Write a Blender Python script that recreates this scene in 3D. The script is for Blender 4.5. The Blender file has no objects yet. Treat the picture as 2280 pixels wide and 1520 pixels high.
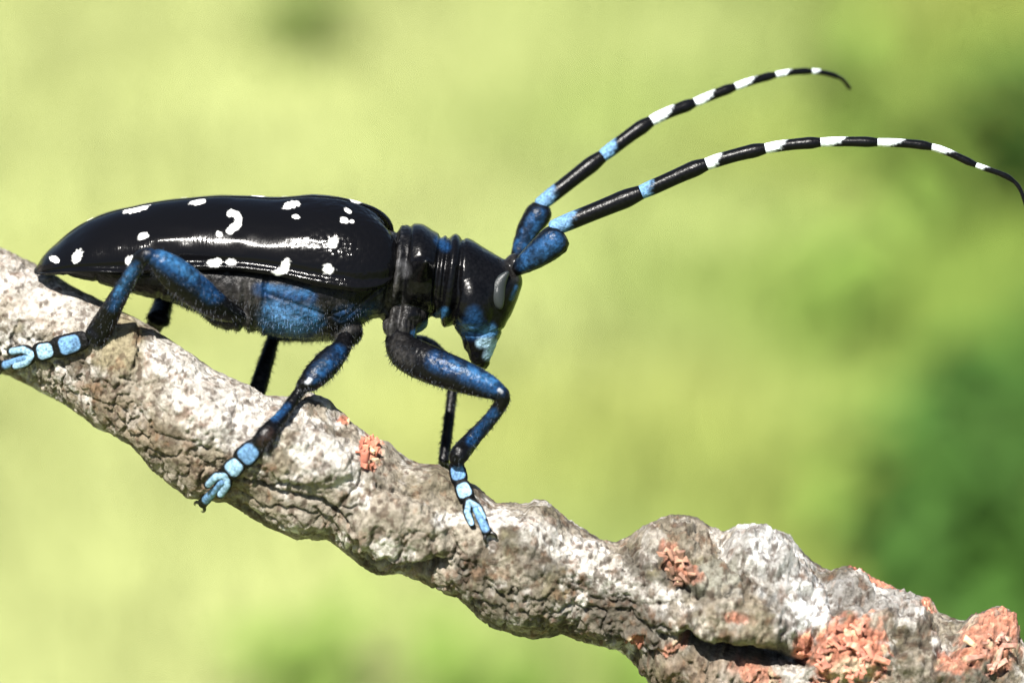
import bpy, math, random
import numpy as np
from mathutils import Vector

# ------------------------------------------------------------------ scale
S = 0.028e-3                 # metres for one photo pixel at the beetle
DIST = 0.18                  # lens to beetle, metres
DPX = DIST / S
PITCH = math.radians(20)
CAM_H = 0.9
sc = bpy.context.scene

# ------------------------------------------------------------------ camera
cd = bpy.data.cameras.new('camera')
cam = bpy.data.objects.new('camera', cd)
sc.collection.objects.link(cam)
cam.location = (0, 0, CAM_H)
cam.rotation_euler = (math.pi / 2 - PITCH, 0, 0)
cd.sensor_width = 36
cd.lens = 36 * DPX / 2280
cd.clip_start = 0.005
cd.clip_end = 500
cd.dof.use_dof = True
cd.dof.focus_distance = DIST - 70 * S
cd.dof.aperture_fstop = 20
sc.camera = cam

FWD = np.array([0, math.cos(PITCH), -math.sin(PITCH)])
UP = np.array([0, math.sin(PITCH), math.cos(PITCH)])
RIGHT = np.array([1.0, 0, 0])
CAM = np.array([0, 0, CAM_H])

# ------------------------------------------------------------------ sky and sun
sun_cam = np.array([-0.19, 0.615, 0.755])                # right, up, towards the lens
sv = sun_cam[0] * RIGHT + sun_cam[1] * UP - sun_cam[2] * FWD
sv /= np.linalg.norm(sv)
elev = math.asin(sv[2]); azim = math.atan2(sv[0], sv[1])
w = bpy.data.worlds.new('World'); sc.world = w; w.use_nodes = True
nt = w.node_tree
bg = nt.nodes['Background']
sky = nt.nodes.new('ShaderNodeTexSky'); sky.sky_type = 'NISHITA'; sky.sun_disc = False
sky.sun_elevation = elev; sky.sun_rotation = azim
nt.links.new(sky.outputs[0], bg.inputs[0]); bg.inputs[1].default_value = 0.05
sl = bpy.data.lights.new('sun', 'SUN'); sl.energy = 5.0; sl.angle = math.radians(0.5); sl.color = (1, 0.96, 0.9)
so = bpy.data.objects.new('sun', sl); sc.collection.objects.link(so)
so.rotation_euler = Vector(-sv).to_track_quat('-Z', 'Y').to_euler()
so.location = (0, 0, 3)
sc.view_settings.view_transform = 'Standard'; sc.view_settings.look = 'None'
sc.view_settings.exposure = 1.75; sc.view_settings.gamma = 1
sc.render.engine = 'CYCLES'; sc.cycles.use_denoising = True
sc.cycles.max_bounces = 5

# ------------------------------------------------------------------ helpers
rng = np.random.default_rng(7)

def world(p):
    """photo pixels (x, y) and depth behind the beetle's mid plane (pixels) -> metres in the world"""
    p = np.asarray(p, float)
    k = 1 + p[:, 2] / DPX
    a = (p[:, 0] - 1140) * k * S
    b = -(p[:, 1] - 760) * k * S
    c = DIST + p[:, 2] * S
    return CAM + a[:, None] * RIGHT + b[:, None] * UP + c[:, None] * FWD

def ground_at(px, py):
    d = (px - 1140) * S * RIGHT - (py - 760) * S * UP + DIST * FWD
    return CAM + d * (CAM_H / -d[2])

def _hash(ix, iy, iz, seed):
    M = np.uint32
    h = (ix.astype(np.int64) * 374761393 + iy.astype(np.int64) * 668265263 + iz.astype(np.int64) * 2147483647 + seed * 1013904223) & 0xFFFFFFFF
    h = h.astype(np.uint64)
    h = ((h ^ (h >> np.uint64(13))) * np.uint64(1274126177)) & np.uint64(0xFFFFFFFF)
    h = ((h ^ (h >> np.uint64(16))) * np.uint64(2246822519)) & np.uint64(0xFFFFFFFF)
    h = h ^ (h >> np.uint64(15))
    return (h & np.uint64(0xFFFFFF)).astype(float) / float(0xFFFFFF)

def vnoise(p, seed=0):
    i = np.floor(p).astype(np.int64); f = p - i
    u = f * f * f * (f * (f * 6 - 15) + 10)
    r = 0
    for dx in (0, 1):
        wx = u[:, 0] if dx else 1 - u[:, 0]
        for dy in (0, 1):
            wy = u[:, 1] if dy else 1 - u[:, 1]
            for dz in (0, 1):
                wz = u[:, 2] if dz else 1 - u[:, 2]
                r = r + wx * wy * wz * _hash(i[:, 0] + dx, i[:, 1] + dy, i[:, 2] + dz, seed)
    return r

def fbm(p, octv=4, seed=0, gain=0.5):
    a, t, r = 1.0, 0.0, 0
    for o in range(octv):
        r = r + a * vnoise(p * 2 ** o + 17.3 * o, seed + o); t += a; a *= gain
    return r / t                                     # 0..1, mean 0.5

def worley(p, seed=0):
    i = np.floor(p).astype(np.int64)
    f1 = np.full(len(p), 9.0); f2 = np.full(len(p), 9.0); cid = np.zeros(len(p))
    for dx in (-1, 0, 1):
        for dy in (-1, 0, 1):
            for dz in (-1, 0, 1):
                cx, cy, cz = i[:, 0] + dx, i[:, 1] + dy, i[:, 2] + dz
                q = np.stack([cx + _hash(cx, cy, cz, seed), cy + _hash(cx, cy, cz, seed + 1), cz + _hash(cx, cy, cz, seed + 2)], 1)
                d = np.linalg.norm(p - q, axis=1)
                near = d < f1
                f2 = np.where(near, f1, np.minimum(f2, d))
                cid = np.where(near, _hash(cx, cy, cz, seed + 3), cid)
                f1 = np.where(near, d, f1)
    return f1, f2, cid

def sstep(a, b, x):
    t = np.clip((x - a) / (b - a), 0, 1)
    return t * t * (3 - 2 * t)

def resample(pts, n, smooth=True):
    """spline through control points (rows of any width), n samples even in the first two columns"""
    pts = np.asarray(pts, float)
    if smooth and len(pts) > 2:
        out = []
        P = np.vstack([2 * pts[0] - pts[1], pts, 2 * pts[-1] - pts[-2]])
        for i in range(1, len(P) - 2):
            t = np.linspace(0, 1, 24, endpoint=False)[:, None]
            a, b, c, d = P[i - 1], P[i], P[i + 1], P[i + 2]
            out.append(0.5 * (2 * b + (c - a) * t + (2 * a - 5 * b + 4 * c - d) * t ** 2 + (3 * b - a - 3 * c + d) * t ** 3))
        out.append(pts[-1:])
        pts = np.vstack(out)
    s = np.r_[0, np.cumsum(np.linalg.norm(np.diff(pts[:, :2], axis=0), axis=1) + 1e-9)]
    u = np.linspace(0, s[-1], n)
    return np.stack([np.interp(u, s, pts[:, k]) for k in range(pts.shape[1])], 1)

def seg_dist(xy, a, b):
    a = np.asarray(a, float); b = np.asarray(b, float)
    d = b - a
    t = np.clip(((xy - a) @ d) / max(d @ d, 1e-9), 0, 1)
    return np.linalg.norm(xy - a - t[:, None] * d, axis=1)

def line_dist(xy, pts):
    return np.min([seg_dist(xy, pts[i], pts[i + 1]) for i in range(len(pts) - 1)], axis=0)

def grid_faces(n, m, closed=True):
    i = np.arange(n - 1)[:, None]; j = np.arange(m if closed else m - 1)[None, :]
    j2 = (j + 1) % m
    return np.stack([i * m + j, i * m + j2, (i + 1) * m + j2, (i + 1) * m + j], -1).reshape(-1, 4)

def tube(path, r1, r2=None, n=24, m=24, smooth=True, cap=True):
    """tube in pixel space; path rows (x, y, depth), r1 in the picture plane, r2 across it"""
    path = np.asarray(path, float); r1 = np.asarray(r1, float)
    r2 = r1 if r2 is None else np.asarray(r2, float)
    q = resample(np.c_[path, r1, r2], n, smooth)
    c, r1, r2 = q[:, :3], np.maximum(q[:, 3], .3), np.maximum(q[:, 4], .3)
    t = np.gradient(c, axis=0); t /= np.linalg.norm(t, axis=1)[:, None] + 1e-9
    nn = np.stack([-t[:, 1], t[:, 0], np.zeros(n)], 1); nn /= np.linalg.norm(nn, axis=1)[:, None] + 1e-9
    bb = np.cross(t, nn)
    th = np.linspace(0, 2 * math.pi, m, endpoint=False)
    if cap:                                          # rounded ends
        c = np.vstack([c[:1] - t[:1] * r1[0] * .5, c[:1] - t[:1] * r1[0] * .35, c, c[-1:] + t[-1:] * r1[-1] * .35, c[-1:] + t[-1:] * r1[-1] * .5])
        f = lambda a: np.r_[a[:1] * .3, a[:1] * .75, a, a[-1:] * .75, a[-1:] * .3]
        r1, r2 = f(r1), f(r2)
        nn = np.vstack([nn[:1], nn[:1], nn, nn[-1:], nn[-1:]]); bb = np.vstack([bb[:1], bb[:1], bb, bb[-1:], bb[-1:]])
    v = c[:, None] + nn[:, None] * (r1[:, None] * np.cos(th))[..., None] + bb[:, None] * (r2[:, None] * np.sin(th))[..., None]
    k = len(c)
    v = v.reshape(-1, 3)
    f = [tuple(x) for x in grid_faces(k, m)]
    f.append(tuple(range(m - 1, -1, -1))); f.append(tuple(range((k - 1) * m, k * m)))
    return v, f

def ellipsoid(c, r, axis=None, n=16, m=24):
    ph = np.linspace(-math.pi / 2, math.pi / 2, n)[:, None]; th = np.linspace(0, 2 * math.pi, m, endpoint=False)[None]
    v = np.stack([np.cos(ph) * np.cos(th) * r[0], np.cos(ph) * np.sin(th) * r[1], np.sin(ph) * np.ones_like(th) * r[2]], -1).reshape(-1, 3)
    if axis:
        a = math.radians(axis); R = np.array([[math.cos(a), -math.sin(a), 0], [math.sin(a), math.cos(a), 0], [0, 0, 1]])
        v = v @ R.T
    f = [tuple(x) for x in grid_faces(n, m)] + [tuple(range(m - 1, -1, -1)), tuple(range((n - 1) * m, n * m))]
    return v + np.asarray(c, float), f

def loft(pairs, n=60, m=48, p=2.2, roll=0.0):
    """closed solid whose outline in the picture runs through pairs (ax, ay, bx, by, half depth, mid depth)"""
    q = resample(np.asarray(pairs, float), n)
    A, B, bd, md = q[:, :2], q[:, 2:4], np.maximum(q[:, 4], 1), q[:, 5]
    c = (A + B) / 2; h = (A - B) / 2
    th = np.linspace(0, 2 * math.pi, m, endpoint=False)
    cs, sn = np.cos(th), np.sin(th)
    cs = np.sign(cs) * np.abs(cs) ** (2 / p); sn = np.sign(sn) * np.abs(sn) ** (2 / p)
    xy = c[:, None] + h[:, None] * cs[None, :, None]
    dd = md[:, None] + bd[:, None] * sn[None]
    v = np.concatenate([xy, dd[..., None]], -1).reshape(-1, 3)
    f = [tuple(x) for x in grid_faces(n, m)] + [tuple(range(m - 1, -1, -1)), tuple(range((n - 1) * m, n * m))]
    return v, f

def join(shapes):
    V, F, o = [], [], 0
    for v, f in shapes:
        V.append(v); F += [tuple(int(i) + o for i in x) for x in f]; o += len(v)
    return np.vstack(V), F

def fuse(shapes, voxel, smooth=3):
    """union of closed shapes as one continuous surface (still in pixels)"""
    v, f = join(shapes)
    me = bpy.data.meshes.new('tmp'); me.from_pydata(v.tolist(), [], f)
    import bmesh
    bm = bmesh.new(); bm.from_mesh(me); bmesh.ops.recalc_face_normals(bm, faces=bm.faces); bm.to_mesh(me); bm.free()
    ob = bpy.data.objects.new('tmp', me); sc.collection.objects.link(ob)
    md = ob.modifiers.new('r', 'REMESH'); md.mode = 'VOXEL'; md.voxel_size = voxel
    if smooth:
        ms = ob.modifiers.new('s', 'SMOOTH'); ms.iterations = smooth; ms.factor = .5
    dg = bpy.context.evaluated_depsgraph_get(); ev = ob.evaluated_get(dg); m2 = ev.to_mesh()
    n = len(m2.vertices); co = np.empty(n * 3, np.float32); m2.vertices.foreach_get('co', co)
    faces = [tuple(p.vertices) for p in m2.polygons]
    ev.to_mesh_clear(); bpy.data.objects.remove(ob); bpy.data.meshes.remove(me)
    return co.reshape(-1, 3).astype(float), faces

def normals_of(v, f):
    nrm = np.zeros_like(v)
    q = np.array([x[:4] if len(x) >= 4 else (x[0], x[1], x[2], x[2]) for x in f])
    fn = np.cross(v[q[:, 2]] - v[q[:, 0]], v[q[:, 3]] - v[q[:, 1]])
    for k in range(4):
        np.add.at(nrm, q[:, k], fn)
    return nrm / (np.linalg.norm(nrm, axis=1)[:, None] + 1e-12)

def mesh_obj(name, vw, faces, mat, parent=None, attrs=None, origin=None, smooth=True, **props):
    """vw: world coordinates"""
    o0 = np.zeros(3)
    if parent is not None:
        p = parent
        while p is not None:
            o0 = o0 + np.array(p.location); p = p.parent
        loc = (0, 0, 0)
    else:
        loc = tuple(origin) if origin is not None else tuple(np.r_[vw[:, :2].mean(0), vw[:, 2].min()])
        o0 = np.array(loc)
    me = bpy.data.meshes.new(name)
    me.from_pydata((vw - o0).tolist() if len(vw) < 60000 else (vw - o0), [], faces)
    if smooth:
        me.polygons.foreach_set('use_smooth', np.ones(len(me.polygons), bool))
    for k, a in (attrs or {}).items():
        if a.ndim == 2:
            at = me.attributes.new(k, 'FLOAT_COLOR', 'POINT')
            at.data.foreach_set('color', np.c_[a, np.ones(len(a))].astype(np.float32).ravel())
        else:
            at = me.attributes.new(k, 'FLOAT', 'POINT'); at.data.foreach_set('value', a.astype(np.float32))
    me.materials.append(mat); me.update()
    ob = bpy.data.objects.new(name, me); sc.collection.objects.link(ob); ob.location = loc
    ob.parent = parent
    for k, x in props.items():
        ob[k] = x
    return ob

def paint(col, xy, ops):
    """pigment patches and painted highlight strips: (points, half width, soft, colour, strength)"""
    for pts, hw, soft, c, st in ops:
        d = line_dist(xy, pts) if len(pts) > 1 else np.linalg.norm(xy - np.array(pts[0]), axis=1)
        m = (st * (1 - sstep(hw - soft, hw + soft, d)))[:, None]
        col = col * (1 - m) + np.array(c) * m
    return col

# ------------------------------------------------------------------ materials
def material(name):
    m = bpy.data.materials.new(name); m.use_nodes = True
    return m, m.node_tree, m.node_tree.nodes['Principled BSDF']

def N(nt, kind, **kw):
    n = nt.nodes.new(kind)
    for k, v in kw.items():
        if k in n.inputs.keys(): n.inputs[k].default_value = v
        else: setattr(n, k, v)
    return n

def mathn(nt, op, a, b):
    n = nt.nodes.new('ShaderNodeMath'); n.operation = op
    for i, x in enumerate((a, b)):
        if hasattr(x, 'links'): nt.links.new(x, n.inputs[i])
        else: n.inputs[i].default_value = x
    return n.outputs[0]

def attr(nt, name):
    n = nt.nodes.new('ShaderNodeAttribute'); n.attribute_name = name
    return n

def mat_shell():
    m, t, b = material('glossy_black_shell')
    co = t.nodes.new('ShaderNodeTexCoord').outputs['Object']
    t.links.new(attr(t, 'col').outputs['Color'], b.inputs['Base Color'])
    white = attr(t, 'white').outputs['Fac']; gran = attr(t, 'gran').outputs['Fac']
    fine = N(t, 'ShaderNodeTexNoise', Scale=9000.0, Detail=2.0); t.links.new(co, fine.inputs['Vector'])
    r = mathn(t, 'ADD', mathn(t, 'MULTIPLY', white, 0.5), mathn(t, 'MULTIPLY', fine.outputs['Fac'], 0.08))
    t.links.new(mathn(t, 'ADD', r, 0.08), b.inputs['Roughness'])
    t.links.new(mathn(t, 'SUBTRACT', 0.085, mathn(t, 'MULTIPLY', white, 0.07)), b.inputs['Specular IOR Level'])
    vo = N(t, 'ShaderNodeTexVoronoi', Scale=2700.0); t.links.new(co, vo.inputs['Vector'])
    bump = mathn(t, 'MULTIPLY', mathn(t, 'SUBTRACT', 0.6, vo.outputs['Distance']), gran)
    wv = N(t, 'ShaderNodeTexNoise', Scale=1500.0, Detail=3.0); t.links.new(co, wv.inputs['Vector'])
    bump = mathn(t, 'ADD', bump, mathn(t, 'MULTIPLY', wv.outputs['Fac'], 0.03))
    mp = N(t, 'ShaderNodeMapping'); mp.inputs['Scale'].default_value = (16000, 1800, 1800); t.links.new(co, mp.inputs['Vector'])
    rip = N(t, 'ShaderNodeTexNoise', Scale=1.0, Detail=2.0); t.links.new(mp.outputs[0], rip.inputs['Vector'])      # fine cross ripples
    bump = mathn(t, 'ADD', bump, mathn(t, 'MULTIPLY', rip.outputs['Fac'], 0.085))
    bp = N(t, 'ShaderNodeBump', Strength=1.0, Distance=0.00012)
    t.links.new(bump, bp.inputs['Height']); t.links.new(bp.outputs[0], b.inputs['Normal'])
    return m

def mat_body():
    m, t, b = material('black_body_with_blue_bloom')
    co = t.nodes.new('ShaderNodeTexCoord').outputs['Object']
    n1 = N(t, 'ShaderNodeTexNoise', Scale=5200.0, Detail=3.0); t.links.new(co, n1.inputs['Vector'])
    mx = N(t, 'ShaderNodeMix', data_type='RGBA', blend_type='MULTIPLY'); mx.inputs['Factor'].default_value = .75
    rp = t.nodes.new('ShaderNodeValToRGB'); rp.color_ramp.elements[0].position = .3; rp.color_ramp.elements[1].position = .68
    rp.color_ramp.elements[0].color = (.25, .25, .25, 1); rp.color_ramp.elements[1].color = (1.4, 1.4, 1.4, 1)
    t.links.new(n1.outputs['Fac'], rp.inputs[0])
    t.links.new(attr(t, 'col').outputs['Color'], mx.inputs['A']); t.links.new(rp.outputs[0], mx.inputs['B'])
    t.links.new(mx.outputs['Result'], b.inputs['Base Color'])
    t.links.new(attr(t, 'rough').outputs['Fac'], b.inputs['Roughness'])
    b.inputs['Specular IOR Level'].default_value = .11
    n2 = N(t, 'ShaderNodeTexNoise', Scale=7000.0, Detail=3.0); t.links.new(co, n2.inputs['Vector'])
    bp = N(t, 'ShaderNodeBump', Strength=.7, Distance=0.00006)
    t.links.new(mathn(t, 'MULTIPLY', n2.outputs['Fac'], mathn(t, 'MULTIPLY', mathn(t, 'SUBTRACT', attr(t, 'rough').outputs['Fac'], .15), 4.0)), bp.inputs['Height']); t.links.new(bp.outputs[0], b.inputs['Normal'])
    return m

def mat_bark():
    m, t, b = material('lichen_crusted_bark')
    co = t.nodes.new('ShaderNodeTexCoord').outputs['Object']
    n1 = N(t, 'ShaderNodeTexNoise', Scale=2600.0, Detail=6.0, Roughness=.6); t.links.new(co, n1.inputs['Vector'])
    rp = t.nodes.new('ShaderNodeValToRGB'); rp.color_ramp.elements[0].position = .3; rp.color_ramp.elements[1].position = .7
    rp.color_ramp.elements[0].color = (.34, .31, .26, 1); rp.color_ramp.elements[1].color = (1.4, 1.4, 1.4, 1)
    t.links.new(n1.outputs['Fac'], rp.inputs[0])
    mx = N(t, 'ShaderNodeMix', data_type='RGBA', blend_type='MULTIPLY'); mx.inputs['Factor'].default_value = .85
    t.links.new(attr(t, 'col').outputs['Color'], mx.inputs['A']); t.links.new(rp.outputs[0], mx.inputs['B'])
    t.links.new(mx.outputs['Result'], b.inputs['Base Color'])
    b.inputs['Roughness'].default_value = .85; b.inputs['Specular IOR Level'].default_value = .25
    n2 = N(t, 'ShaderNodeTexNoise', Scale=4200.0, Detail=5.0, Roughness=.7); t.links.new(co, n2.inputs['Vector'])
    bp = N(t, 'ShaderNodeBump', Strength=1.0, Distance=0.0002)
    t.links.new(n2.outputs['Fac'], bp.inputs['Height']); t.links.new(bp.outputs[0], b.inputs['Normal'])
    return m

def mat_chip():
    m, t, b = material('torn_orange_wood')
    co = t.nodes.new('ShaderNodeTexCoord').outputs['Object']
    n1 = N(t, 'ShaderNodeTexNoise', Scale=2500.0, Detail=4.0); t.links.new(co, n1.inputs['Vector'])
    rp = t.nodes.new('ShaderNodeValToRGB'); rp.color_ramp.elements[0].position = .3; rp.color_ramp.elements[1].position = .7
    rp.color_ramp.elements[0].color = (.6, .5, .5, 1); rp.color_ramp.elements[1].color = (1.2, 1.2, 1.2, 1)
    t.links.new(n1.outputs['Fac'], rp.inputs[0])
    mx = N(t, 'ShaderNodeMix', data_type='RGBA', blend_type='MULTIPLY'); mx.inputs['Factor'].default_value = 1
    t.links.new(attr(t, 'col').outputs['Color'], mx.inputs['A']); t.links.new(rp.outputs[0], mx.inputs['B'])
    t.links.new(mx.outputs['Result'], b.inputs['Base Color']); b.inputs['Roughness'].default_value = .8
    return m

def mat_leafy(name, trans=.3):
    m, t, b = material(name)
    t.links.new(attr(t, 'col').outputs['Color'], b.inputs['Base Color'])
    b.inputs['Roughness'].default_value = .7; b.inputs['Specular IOR Level'].default_value = .1
    tr = t.nodes.new('ShaderNodeBsdfTranslucent'); t.links.new(attr(t, 'col').outputs['Color'], tr.inputs['Color'])
    mx = t.nodes.new('ShaderNodeMixShader'); mx.inputs[0].default_value = trans
    t.links.new(b.outputs[0], mx.inputs[1]); t.links.new(tr.outputs[0], mx.inputs[2])
    t.links.new(mx.outputs[0], t.nodes['Material Output'].inputs['Surface'])
    return m

def mat_plain(name, col, rough, spec=.4, bumps=None):
    m, t, b = material(name)
    b.inputs['Base Color'].default_value = (*col, 1); b.inputs['Roughness'].default_value = rough
    b.inputs['Specular IOR Level'].default_value = spec
    if bumps:
        co = t.nodes.new('ShaderNodeTexCoord').outputs['Object']
        n = N(t, 'ShaderNodeTexNoise', Scale=bumps[0], Detail=3.0); t.links.new(co, n.inputs['Vector'])
        bp = N(t, 'ShaderNodeBump', Strength=1.0, Distance=bumps[1])
        t.links.new(n.outputs['Fac'], bp.inputs['Height']); t.links.new(bp.outputs[0], b.inputs['Normal'])
    return m

SHELL, BODY, BARK, CHIP = mat_shell(), mat_body(), mat_bark(), mat_chip()
EYE = mat_plain('grey_compound_eye', (.011, .0135, .014), .42, .3, (14000.0, 2e-5))
CLAW = mat_plain('dark_claw', (.006, .005, .005), .3)

# ------------------------------------------------------------------ ground
def ground_colour(x, y):
    """pale dry turf to the left and back, greener turf to the right; colour of the plants themselves"""
    p = np.stack([x, y, np.zeros_like(x)], 1)
    n = fbm(p * 3.1, 3, 41) - .5
    # picture column of this spot of lawn (how far right it lies on the line of sight)
    ang = x / np.maximum(np.hypot(y, CAM_H), .3)
    g = sstep(-.07, .15, ang + n * .22 + .03 * np.clip(2.6 - y, -1, 1))
    pale = np.array([.216, .238, .09]); green = np.array([.098, .142, .026])
    c = pale * (1 - g)[:, None] + green * g[:, None]
    n2 = fbm(p * 7.3 + 5, 3, 77)
    c = c * (.72 + .56 * n2)[:, None]
    yel = sstep(.55, .75, fbm(p * 2.2 + 9, 2, 99))[:, None]
    return c * (1 - .35 * yel) + np.array([.21, .205, .05]) * .35 * yel

gx = np.r_[-60, -20, -8, -4, np.linspace(-2.4, 2.4, 81), 4, 8, 20, 60]
gy = np.r_[-60, -10, -2, np.linspace(0, 7, 121), 9, 14, 25, 60, 120]
GX, GY = np.meshgrid(gx, gy, indexing='xy')
gv = np.stack([GX.ravel(), GY.ravel(), np.zeros(GX.size)], 1)
gv[:, 2] = -.012 * fbm(gv * 2.5, 3, 3)
gf = grid_faces(len(gy), len(gx), closed=False)
GRASS = mat_leafy('sunlit_turf_blades', .42)
GROUND = mat_leafy('turf_ground', 0.0)
mesh_obj('ground', gv, gf.tolist(), GROUND, attrs={'col': ground_colour(gv[:, 0], gv[:, 1])}, origin=(0, 0, 0), kind='structure')

# grass blades
nb = 84000
bx = rng.uniform(-3.4, 2.6, nb); by = rng.uniform(.4, 6.0, nb)
ht = rng.uniform(.02, .05, nb); wd = rng.uniform(.0025, .005, nb)
ta = rng.uniform(0, 2 * math.pi, nb); la = rng.uniform(0, 2 * math.pi, nb); ln = rng.uniform(.1, .9, nb) * ht
sx, sy = np.cos(ta) * wd / 2, np.sin(ta) * wd / 2
z0 = np.full(nb, -.012)
b0 = np.stack([bx - sx, by - sy, z0], 1); b1 = np.stack([bx + sx, by + sy, z0], 1)
mx_, my_ = bx + np.cos(la) * ln * .35, by + np.sin(la) * ln * .35
b2 = np.stack([mx_ + sx * .8, my_ + sy * .8, ht * .6], 1); b3 = np.stack([mx_ - sx * .8, my_ - sy * .8, ht * .6], 1)
b4 = np.stack([bx + np.cos(la) * ln, by + np.sin(la) * ln, ht], 1)
V = np.stack([b0, b1, b2, b3, b4], 1).reshape(-1, 3)
idx = np.arange(nb)[:, None] * 5
F = [tuple(q) for q in (idx + np.array([0, 1, 2, 3])).tolist()] + [tuple(q) for q in (idx + np.array([3, 2, 4])).tolist()]
bc = ground_colour(bx, by) * rng.uniform(.7, 1.3, (nb, 1))
mesh_obj('grass', V, F, GRASS, attrs={'col': np.repeat(bc, 5, 0)}, origin=(0, 0, 0), kind='stuff', smooth=False,
         label='short pale green sunlit grass covering the ground behind the branch', category='grass')

# broad-leaved weeds in the lawn
LEAF = mat_leafy('dark_weed_leaf', .2)
STEM = mat_plain('weed_stem', (.05, .09, .02), .6, .3, (400.0, .001))
def leaf(length, width, azi, tilt, base, curl):
    k = 7
    u = np.linspace(0, 1, k)
    wv = width * np.sin(np.pi * u ** .8) ** .8 * .5 + .0004
    r = u * length; z = np.sin(tilt) * r - curl * r ** 2 / length; h = np.cos(tilt) * r
    d = np.array([math.cos(azi), math.sin(azi)]); s = np.array([-d[1], d[0]])
    rows = []
    for a, lift in ((-1, .25), (0, 0), (1, .25)):
        rows.append(np.c_[base[0] + h * d[0] + a * wv * s[0], base[1] + h * d[1] + a * wv * s[1], base[2] + z + lift * wv])
    v = np.stack(rows, 1).reshape(-1, 3)
    return v, [tuple(x) for x in grid_faces(k, 3, closed=False)]

def weed(seed, nleaf, height, spread, dark):
    r = random.Random(seed)
    lv, cols, stems = [], [], []
    for i in range(max(3, nleaf // 7)):
        a = r.uniform(0, 6.28); lean = r.uniform(0, spread)
        top = np.array([math.cos(a) * lean, math.sin(a) * lean, height * r.uniform(.7, 1)])
        pts = np.array([[0, 0, -.01], top * np.array([.35, .35, .5]), top])
        q = resample(pts[:, [2, 0, 1]], 8)[:, [1, 2, 0]]
        th = np.linspace(0, 2 * math.pi, 6, endpoint=False)
        rad = np.linspace(.003, .0012, 8)
        sv_ = q[:, None] + np.stack([np.cos(th)[None] * rad[:, None], np.sin(th)[None] * rad[:, None], np.zeros((8, 6))], -1)
        stems.append((sv_.reshape(-1, 3), [tuple(x) for x in grid_faces(8, 6)]))
        for j in range(7):
            t = r.uniform(.25, 1)
            b = np.array([np.interp(t, np.linspace(0, 1, 8), q[:, k]) for k in range(3)])
            L = r.uniform(.05, .095) * (1.15 - .4 * t)
            v, f = leaf(L, L * r.uniform(.4, .6), r.uniform(0, 6.28), r.uniform(-.1, .9), b, r.uniform(.2, .8))
            lv.append((v, f)); cols.append(np.tile(np.array(dark) * r.uniform(.7, 1.35), (len(v), 1)))
    v, f = join(lv)
    return v, f, np.vstack(cols), join(stems)

def place_weed(px, py, seed, nleaf, height, spread, dark, label, group):
    g = ground_at(px, py)
    e = bpy.data.objects.new('leafy_weed', None); sc.collection.objects.link(e)
    e.location = (g[0], g[1], 0); e.empty_display_size = .05
    e['label'] = label; e['category'] = 'weed'; e['group'] = group
    v, f, c, (v2, f2) = weed(seed, nleaf, height, spread, dark)
    o = np.array(e.location)
    mesh_obj('foliage', v + o, f, LEAF, e, {'col': c})
    mesh_obj('stem', v2 + o, f2, STEM, e)

DK = (.036, .085, .014); MID = (.10, .155, .028)
lab_dark = 'dense dark green leafy weed, out of focus on the lawn'
lab_mid = 'sparse yellowish green leafy weed, out of focus among pale grass'
for k, (px, py, n_, h_, s_) in enumerate([(2080, 1400, 84, .17, .07), (2230, 1260, 84, .15, .07), (2140, 1150, 56, .13, .06),
                                          (2420, 480, 90, .26, .12), (2200, 440, 42, .18, .12), (2380, 420, 42, .17, .10), (2300, 1450, 56, .14, .06), (2330, 980, 35, .12, .06)]):
    place_weed(px, py, 100 + k, n_, h_, s_, DK, lab_dark, 'dark weeds on the lawn')
for k, (px, py, n_, h_, s_) in enumerate([(2040, 470, 35, .14, .10), (680, 120, 14, .13, .10), (1900, 330, 28, .14, .10),
                                          (630, 1600, 14, .08, .05), (1060, 1640, 14, .08, .05), (1900, 720, 21, .10, .07),
                                          (1950, 1180, 21, .09, .06), (1500, 1640, 14, .08, .05)]):
    place_weed(px, py, 200 + k, n_, h_, s_, MID, lab_mid, 'yellowish green weeds on the lawn')

# ------------------------------------------------------------------ branch
TOP = [(-400, 378), (-200, 464), (0, 553), (60, 582), (150, 630), (222, 668), (270, 693), (340, 731), (395, 765), (474, 824), (549, 856), (588, 878),
       (640, 884), (690, 872), (732, 889), (779, 937), (826, 972), (866, 984), (905, 1024), (929, 1035), (976, 1036), (1020, 1062), (1059, 1083), (1103, 1122),
       (1174, 1124), (1190, 1112), (1217, 1117), (1266, 1158), (1313, 1189), (1344, 1205), (1375, 1208), (1415, 1189), (1452, 1164), (1498, 1149),
       (1545, 1152), (1582, 1171), (1613, 1183), (1637, 1174), (1684, 1166), (1715, 1174), (1755, 1195), (1809, 1249), (1847, 1276), (1886, 1264),
       (1928, 1276), (1973, 1303), (2032, 1324), (2071, 1330), (2089, 1362), (2143, 1386), (2182, 1368), (2220, 1367), (2253, 1392), (2268, 1428),
       (2330, 1470), (2450, 1520), (2600, 1590)]
BOT = [(-400, 640), (-200, 735), (0, 826), (67, 856), (110, 879), (158, 907), (205, 950), (253, 970), (292, 990), (332, 1041), (379, 1081), (418, 1108), (505, 1116),
       (550, 1146), (597, 1174), (660, 1201), (728, 1201), (763, 1225), (803, 1260), (842, 1280), (890, 1274), (945, 1296), (1024, 1332),
       (1071, 1379), (1103, 1399), (1186, 1421), (1251, 1411), (1328, 1434), (1381, 1449), (1421, 1483), (1449, 1520), (1490, 1570), (1600, 1640), (1800, 1690),
       (2000, 1740), (2200, 1800), (2600, 1960)]
AX = [(-260, 560), (0, 690), (300, 858), (600, 1020), (900, 1160), (1200, 1275), (1500, 1345), (1800, 1440), (2100, 1560), (2400, 1690)]
NS, NT = 1150, 300
ax = resample(AX, NS)
tg = np.gradient(ax, axis=0)
for _ in range(60):
    tg[1:-1] = (tg[:-2] + tg[1:-1] + tg[2:]) / 3
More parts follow.
